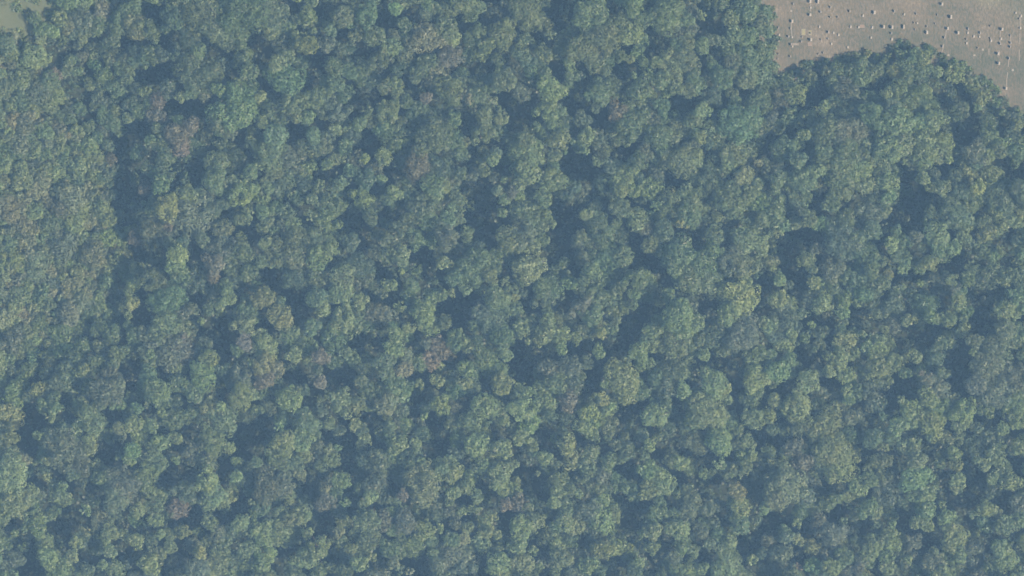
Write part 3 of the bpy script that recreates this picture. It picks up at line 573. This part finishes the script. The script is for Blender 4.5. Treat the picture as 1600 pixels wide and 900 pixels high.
# ------------------------------------------------------------------ scrub on the left
bushes = []
tries = 0
while tries < 12000:
    tries += 1
    x, y = rh.uniform(-60, 240), rh.uniform(-60, 590)
    if not inside(SCRUB, x, y) or inside(MEADOW, x + rh.gauss(0, 14) - 14, y + rh.gauss(0, 14) - 14) or in_gap(x, y, 0.9): continue
    r = rh.choice((7, 9, 10, 11, 13, 15, 18, 22))
    if any((b['x'] - x) ** 2 + (b['y'] - y) ** 2 < ((b['r'] + r) * 0.62) ** 2 for b in bushes): continue
    if any((q['x'] - x) ** 2 + (q['y'] - y) ** 2 < (q['r'] * 0.8 + r * 0.3) ** 2 for q in trees if q['x'] < 300): continue
    bushes.append(dict(x=x, y=y, r=r, t=rh.choice('gllllspp'), h=1.9 + r * 0.17 + rh.uniform(-.5, .6)))
bushes.sort(key=lambda b: -b['r'] if -2 < b['x'] and -2 < b['y'] else 0)
big = bushes[:90]
SMARK = [(95, 75, 'the dark hollow in the scrub'), (115, 140, 'the lower dark hollow in the scrub'), (40, 140, 'the pale dead-looking bush'), (10, 250, 'the left edge above its middle'), (110, 272, 'the little dark notch in the scrub'), (165, 320, "the wood's dark left edge"),
         (20, 380, 'the small dark pocket at the left edge'), (100, 370, 'the scrub in the middle'), (190, 430, 'the lower end of the scrub'), (20, 470, 'the left edge below its middle'), (100, 500, 'the foot of the scrub'), (190, 25, 'the grassy top of the scrub'), (30, 90, 'the rough grass corner')]
groups = {}
for b in big:
    mx, my, ph = min(SMARK, key=lambda m: (m[0] - b['x']) ** 2 + (m[1] - b['y']) ** 2)
    place = DIRS[int(round(math.degrees(math.atan2(b['y'] - my, b['x'] - mx)) / 45)) % 8]
    b['d'] = math.hypot(mx - b['x'], my - b['y'])
    groups.setdefault((WORDS[b['t']], place, ph), []).append(b)
for (w, place, ph), bs in groups.items():
    bs.sort(key=lambda b: b['d'])
    for i, b in enumerate(bs):
        b['label'] = f"{w} rounded bush {place} {ph}" if len(bs) == 1 else f"{ORD[i]}nearest {w} bush {place} {ph}"
        if len(b['label'].split()) > 16: b['label'] = b['label'].replace(' the ', ' ', 1)
for b in big:
    R = b['r'] * MPP * 1.1
    ci = pick_class(R); k = R / CLASSES[ci]
    zc = b['h'] - 0.7 * R
    X, Y = at_height(b['x'], b['y'], zc)
    root = bpy.data.objects.new('bush', None); C.objects.link(root); root.location = (X, Y, 0)
    tag(root, b['label'], 'bush', 'bushes of the scrub')
    s = b['h'] * 0.85 / 10
    link('stem', TRUNKS[rh.randrange(6)], root, rot=(0, 0, rh.uniform(0, 6.28)), scale=(s, s, s))
    c = link('foliage', crown_mesh((ci, rh.randrange(NVAR))), root, loc=(0, 0, zc), rot=(0, 0, rh.uniform(0, 6.28)), scale=(k, k, k * rh.uniform(.8, 1.1)))
    c.color = (*tone_of(b['t'], rh), 1)
low = []
for _ in range(2600):
    x, y = rh.uniform(-60, 240), rh.uniform(-60, 590)
    if not inside(SCRUB, x, y) or (inside(MEADOW, x, y) and rh.random() < 0.55): continue
    low.append(dict(x=x, y=y, r=rh.uniform(5, 8), t=rh.choice('lllpp'), h=rh.uniform(0.8, 1.7) * (0.4 if inside(MEADOW, x, y) else 1)))
mass('bramble_thicket', bushes[90:] + low, 'low green brambles and scrub filling in between the bushes', 'thicket')

# ------------------------------------------------------------------ bleached bare branches in the middle of the wood
dead = bpy.data.objects.new('dead_tree', None); C.objects.link(dead)
dX, dY = at_height(1062, 375, 17)
dead.location = (dX, dY, 0)
tag(dead, 'bleached bare dead tree showing white among green crowns right of the centre', 'dead tree')
link('trunk', trunk_mesh(40, M_DEAD, True), dead, rot=(0.10, 0.06, 0.5), scale=(1.3, 1.3, 2.0))

# ------------------------------------------------------------------ cemetery
def box(x0, x1, y0, y1, z0, z1):
    return ([(x0, y0, z0), (x1, y0, z0), (x1, y1, z0), (x0, y1, z0), (x0, y0, z1), (x1, y0, z1), (x1, y1, z1), (x0, y1, z1)],
            [(0, 3, 2, 1), (4, 5, 6, 7), (0, 1, 5, 4), (1, 2, 6, 5), (2, 3, 7, 6), (3, 0, 4, 7)])
def arched_slab(w, h, t, style):
    """upright slab, face towards +x, width along y; top: arched, square or shouldered"""
    if style == 'arched': prof = [(-w / 2, 0), (w / 2, 0)] + [(w / 2 * math.cos(a), h * .78 + h * .22 * math.sin(a)) for a in np.linspace(0, math.pi, 9)]
    elif style == 'shouldered': prof = [(-w / 2, 0), (w / 2, 0), (w / 2, h * .8), (w * .36, h * .8), (w * .3, h * .93), (0, h), (-w * .3, h * .93), (-w * .36, h * .8), (-w / 2, h * .8)]
    else: prof = [(-w / 2, 0), (w / 2, 0), (w / 2, h * .97), (w * .46, h), (-w * .46, h), (-w / 2, h * .97)]
    n = len(prof)
    V = [(t / 2, y, z) for y, z in prof] + [(-t / 2, y, z) for y, z in prof]
    F = [list(range(n)), list(range(2 * n - 1, n - 1, -1))] + [[i, i + n, (i + 1) % n + n, (i + 1) % n] for i in range(n)]
    return V, F
# x, y in 8x pixels of the two cemetery tiles; s small, m medium, k strong (tall, thick), w wide, p pale and low, f flat
STONES = {1200: "515,15,k;530,95,p;515,185,k;315,48,s;290,135,f;290,265,k;280,355,s;255,455,m;298,465,p;285,555,m;130,345,s;137,435,p;130,510,m;133,675,s;122,735,s;122,830,s;278,705,m;302,580,p;620,20,w;780,90,s;655,150,m;775,213,s;870,213,s;1018,140,m;1185,195,p;1318,155,k;1575,140,m;1300,345,p;1435,335,k;1540,340,k;1540,415,m;1545,490,p;640,335,p;750,400,m;815,410,p;880,435,p;660,495,s;750,485,s;630,675,s;690,660,s;995,590,p;790,550,p;425,460,s;415,520,m;525,497,k;532,415,s;1285,470,p;1030,335,p;1130,340,p",
          1400: "565,50,k;675,210,k;635,355,k;603,470,m;578,580,m;565,665,p;655,688,f;765,410,k;90,335,w;100,180,p;225,285,s;262,290,p;240,370,s;375,405,k;385,330,s;490,295,s;517,185,s;248,172,s;400,605,f;900,360,m;895,410,p;880,490,s;880,540,p;970,455,p;1050,410,m;1040,460,p;1020,600,s;1085,620,f;980,690,f;1180,480,s;1185,510,p;1180,325,s;1315,365,k;1310,485,p;1300,545,m;1265,670,k;1275,790,k;1430,445,s;1430,535,m;1425,585,m;1410,730,m;1495,160,p;1560,200,p;1550,350,p;1540,235,s;730,760,f;1460,875,f;1365,1105,k"}
SIZE = {'s': (.5, .6, .12), 'm': (.65, .8, .14), 'k': (.85, 1.0, .2), 'w': (1.2, .9, .2), 'p': (.6, .32, .2), 'f': (.6, .1, .3)}
LOOK = {'s': 'small grey headstone', 'm': 'medium grey headstone', 'k': 'tall dark headstone with pale plinth', 'w': 'wide grey headstone', 'p': 'low pale headstone', 'f': 'flat pale grave marker'}
stones = []
for ox, d in STONES.items():
    for e in d.split(';'):
        a, b, t = e.split(',')
        stones.append(dict(x=ox + int(a) / 8, y=int(b) / 8, t=t))
CMARK = [(1200, 45, "the wood's straight edge"), (1255, 55, 'the gravelled plots at the left'), (1264, 5, 'the short concrete strip at the top left'), (1393, 45, 'the concrete strip in the middle'), (1340, 40, 'the bare lawn left of the middle'), (1320, 85, 'the lawn above the treetops'), (1470, 88, 'the treetop bulge'), (1480, 30, 'the top of the right half'),
         (1440, 40, 'the rows left of the bluish stone'), (1512, 60, 'the broken row right of the bluish stone'), (1562, 60, 'the long row near the right'), (1594, 60, 'the concrete strip at the right edge'), (1572, 130, 'the lower right end of the rows')]
gr = {}
for s in stones:
    mx, my, ph = min(CMARK, key=lambda m: (m[0] - s['x']) ** 2 + (m[1] - s['y']) ** 2)
    s['d'] = math.hypot(mx - s['x'], my - s['y'])
    place = DIRS[int(round(math.degrees(math.atan2(s['y'] - my, s['x'] - mx)) / 90)) * 2 % 8]
    gr.setdefault((LOOK[s['t']], place, ph), []).append(s)
for (lk, place, ph), ss in gr.items():
    ss.sort(key=lambda s: s['d'])
    for i, s in enumerate(ss):
        s['label'] = f"{lk} {place} {ph}" if len(ss) == 1 else f"{ORD[i]}nearest {lk} {place} {ph}"
for i, s in enumerate(stones):
    w, h, t = SIZE[s['t']]
    w *= rh.uniform(.65, .95); h *= rh.uniform(.6, .85); t *= .8
    X, Y = ground(s['x'], s['y'])
    root = bpy.data.objects.new('headstone', None); C.objects.link(root)
    root.location = (X, Y, 0); root.rotation_euler = (0, 0, math.radians(-3 + rh.gauss(0, 2)))
    tag(root, s['label'], 'headstone', 'headstones in the cemetery')
    m = M_GRANITE if s['t'] == 'k' else M_PALE if s['t'] in 'pf' else M_STONE
    if s['t'] == 'f':
        link('slab', mesh_from('slab', *box(-t, t, -w / 2, w / 2, 0.0, h), m), root)
        link('inset_plate', mesh_from('inset_plate', *box(-t * .6, t * .6, -w * .3, w * .3, h - .01, h + .02), M_STONE), root)
        continue
    sl = link('slab', mesh_from('slab', *arched_slab(w, h, t, ('arched', 'square', 'shouldered')[i % 3]), m), root, loc=(0, 0, 0.14))
    if s['t'] in 'sm': sl.rotation_euler = (rh.gauss(0, .04), rh.gauss(0, .05), 0)
    fw = {'k': .45, 'p': .22, 'm': .22, 'w': .25, 's': .12}[s['t']]
    link('plinth', mesh_from('plinth', *box(-t * .7 - .04, t / 2 + fw, -w * .58, w * .58, 0, .16), M_PALE if s['t'] in 'kpw' else M_STONE), root)

# long concrete strips that carry rows of stones, in photograph pixels
STRIPS = [(1266, 0, 1266.5, 26, 'short concrete strip under headstones at the top left of the cemetery'), (1396.5, 14, 1393, 66, 'concrete strip under headstones in the middle of the cemetery'),
          (1594, 18, 1592.5, 112, 'long concrete strip along the right edge of the cemetery'), (1579.5, 55, 1572, 138, 'slanting concrete strip ending at the lower right headstone'), (1563.5, 46, 1559.5, 104, 'concrete strip under the long row near the right'),
          (1236.5, 30, 1237.5, 76, 'concrete strip beside the row nearest the gravelled plots'), (1480, 42, 1471, 86, 'concrete strip below the bluish headstone'), (1545, 76, 1545, 96, 'very short concrete strip left of the long right row')]
for x0, y0, x1, y1, lab in STRIPS:
    a, b = np.array(ground(x0, y0)), np.array(ground(x1, y1))
    L_ = np.linalg.norm(b - a); nseg = max(2, int(L_ / 1.3)); ang = math.atan2(*(b - a)[::-1])
    root = bpy.data.objects.new('concrete_strip', None); C.objects.link(root); root.location = (a[0], a[1], 0); root.rotation_euler = (0, 0, ang)
    tag(root, lab, 'concrete strip', 'concrete strips in the cemetery')
    seg = L_ / nseg
    me = mesh_from('beam_section', *box(0, seg - .03, -.12, .12, 0, .05), M_CONC)
    for k in range(nseg):
        if k and rh.random() < .45: continue
        link('beam_section', me, root, loc=(k * seg, rh.uniform(-.05, .05), 0))
# kerbed, gravelled plots
PLOTS = [(1255.5, 50, 7, 10, 'yellowish gravelled grave plot, left of a pair', M_CHIP), (1266, 51, 6, 8, 'yellowish gravelled grave plot, right of a pair', M_CHIP),
         (1243, 69, 10, 3.4, 'narrow pale grave plot near the left rows', M_CONC), (1265.5, 69, 7, 6, 'reddish bare grave plot below the gravelled pair', M_BROWN), (1347, 41, 8, 5, 'faint kerbed plot on the bare lawn', M_BROWN)]
for x, y, w, h, lab, m in PLOTS:
    X, Y = ground(x, y); w *= MPP / 2; h *= MPP / 2
    root = bpy.data.objects.new('grave_plot', None); C.objects.link(root); root.location = (X, Y, 0)
    tag(root, lab, 'grave plot', 'kerbed grave plots')
    link('bed', mesh_from('bed', *box(-w + .1, w - .1, -h + .1, h - .1, 0, .05), m), root)
    for (x0, x1, y0, y1) in ((-w, w, h - .1, h), (-w, w, -h, -h + .1), (-w, -w + .1, -h + .1, h - .1), (w - .1, w, -h + .1, h - .1)):
        link('kerb', mesh_from('kerb', *box(x0, x1, y0, y1, 0, .10), M_CONC), root)

# ------------------------------------------------------------------ haze between the aircraft and the ground
hm, nt, out = new_mat('haze')
pv = nt.nodes.new('ShaderNodeVolumePrincipled')
pv.inputs['Color'].default_value = (*HAZE_COLOR, 1)
pv.inputs['Absorption Color'].default_value = (1, 1, 1, 1)
pv.inputs['Density'].default_value = HAZE_DENSITY
nt.links.new(pv.outputs[0], out.inputs['Volume'])
hz = link('haze', mesh_from('haze', *box(-2100, 2100, -2100, 2100, -1.0, CAMZ + 20), hm))
tag(hz, kind='stuff')
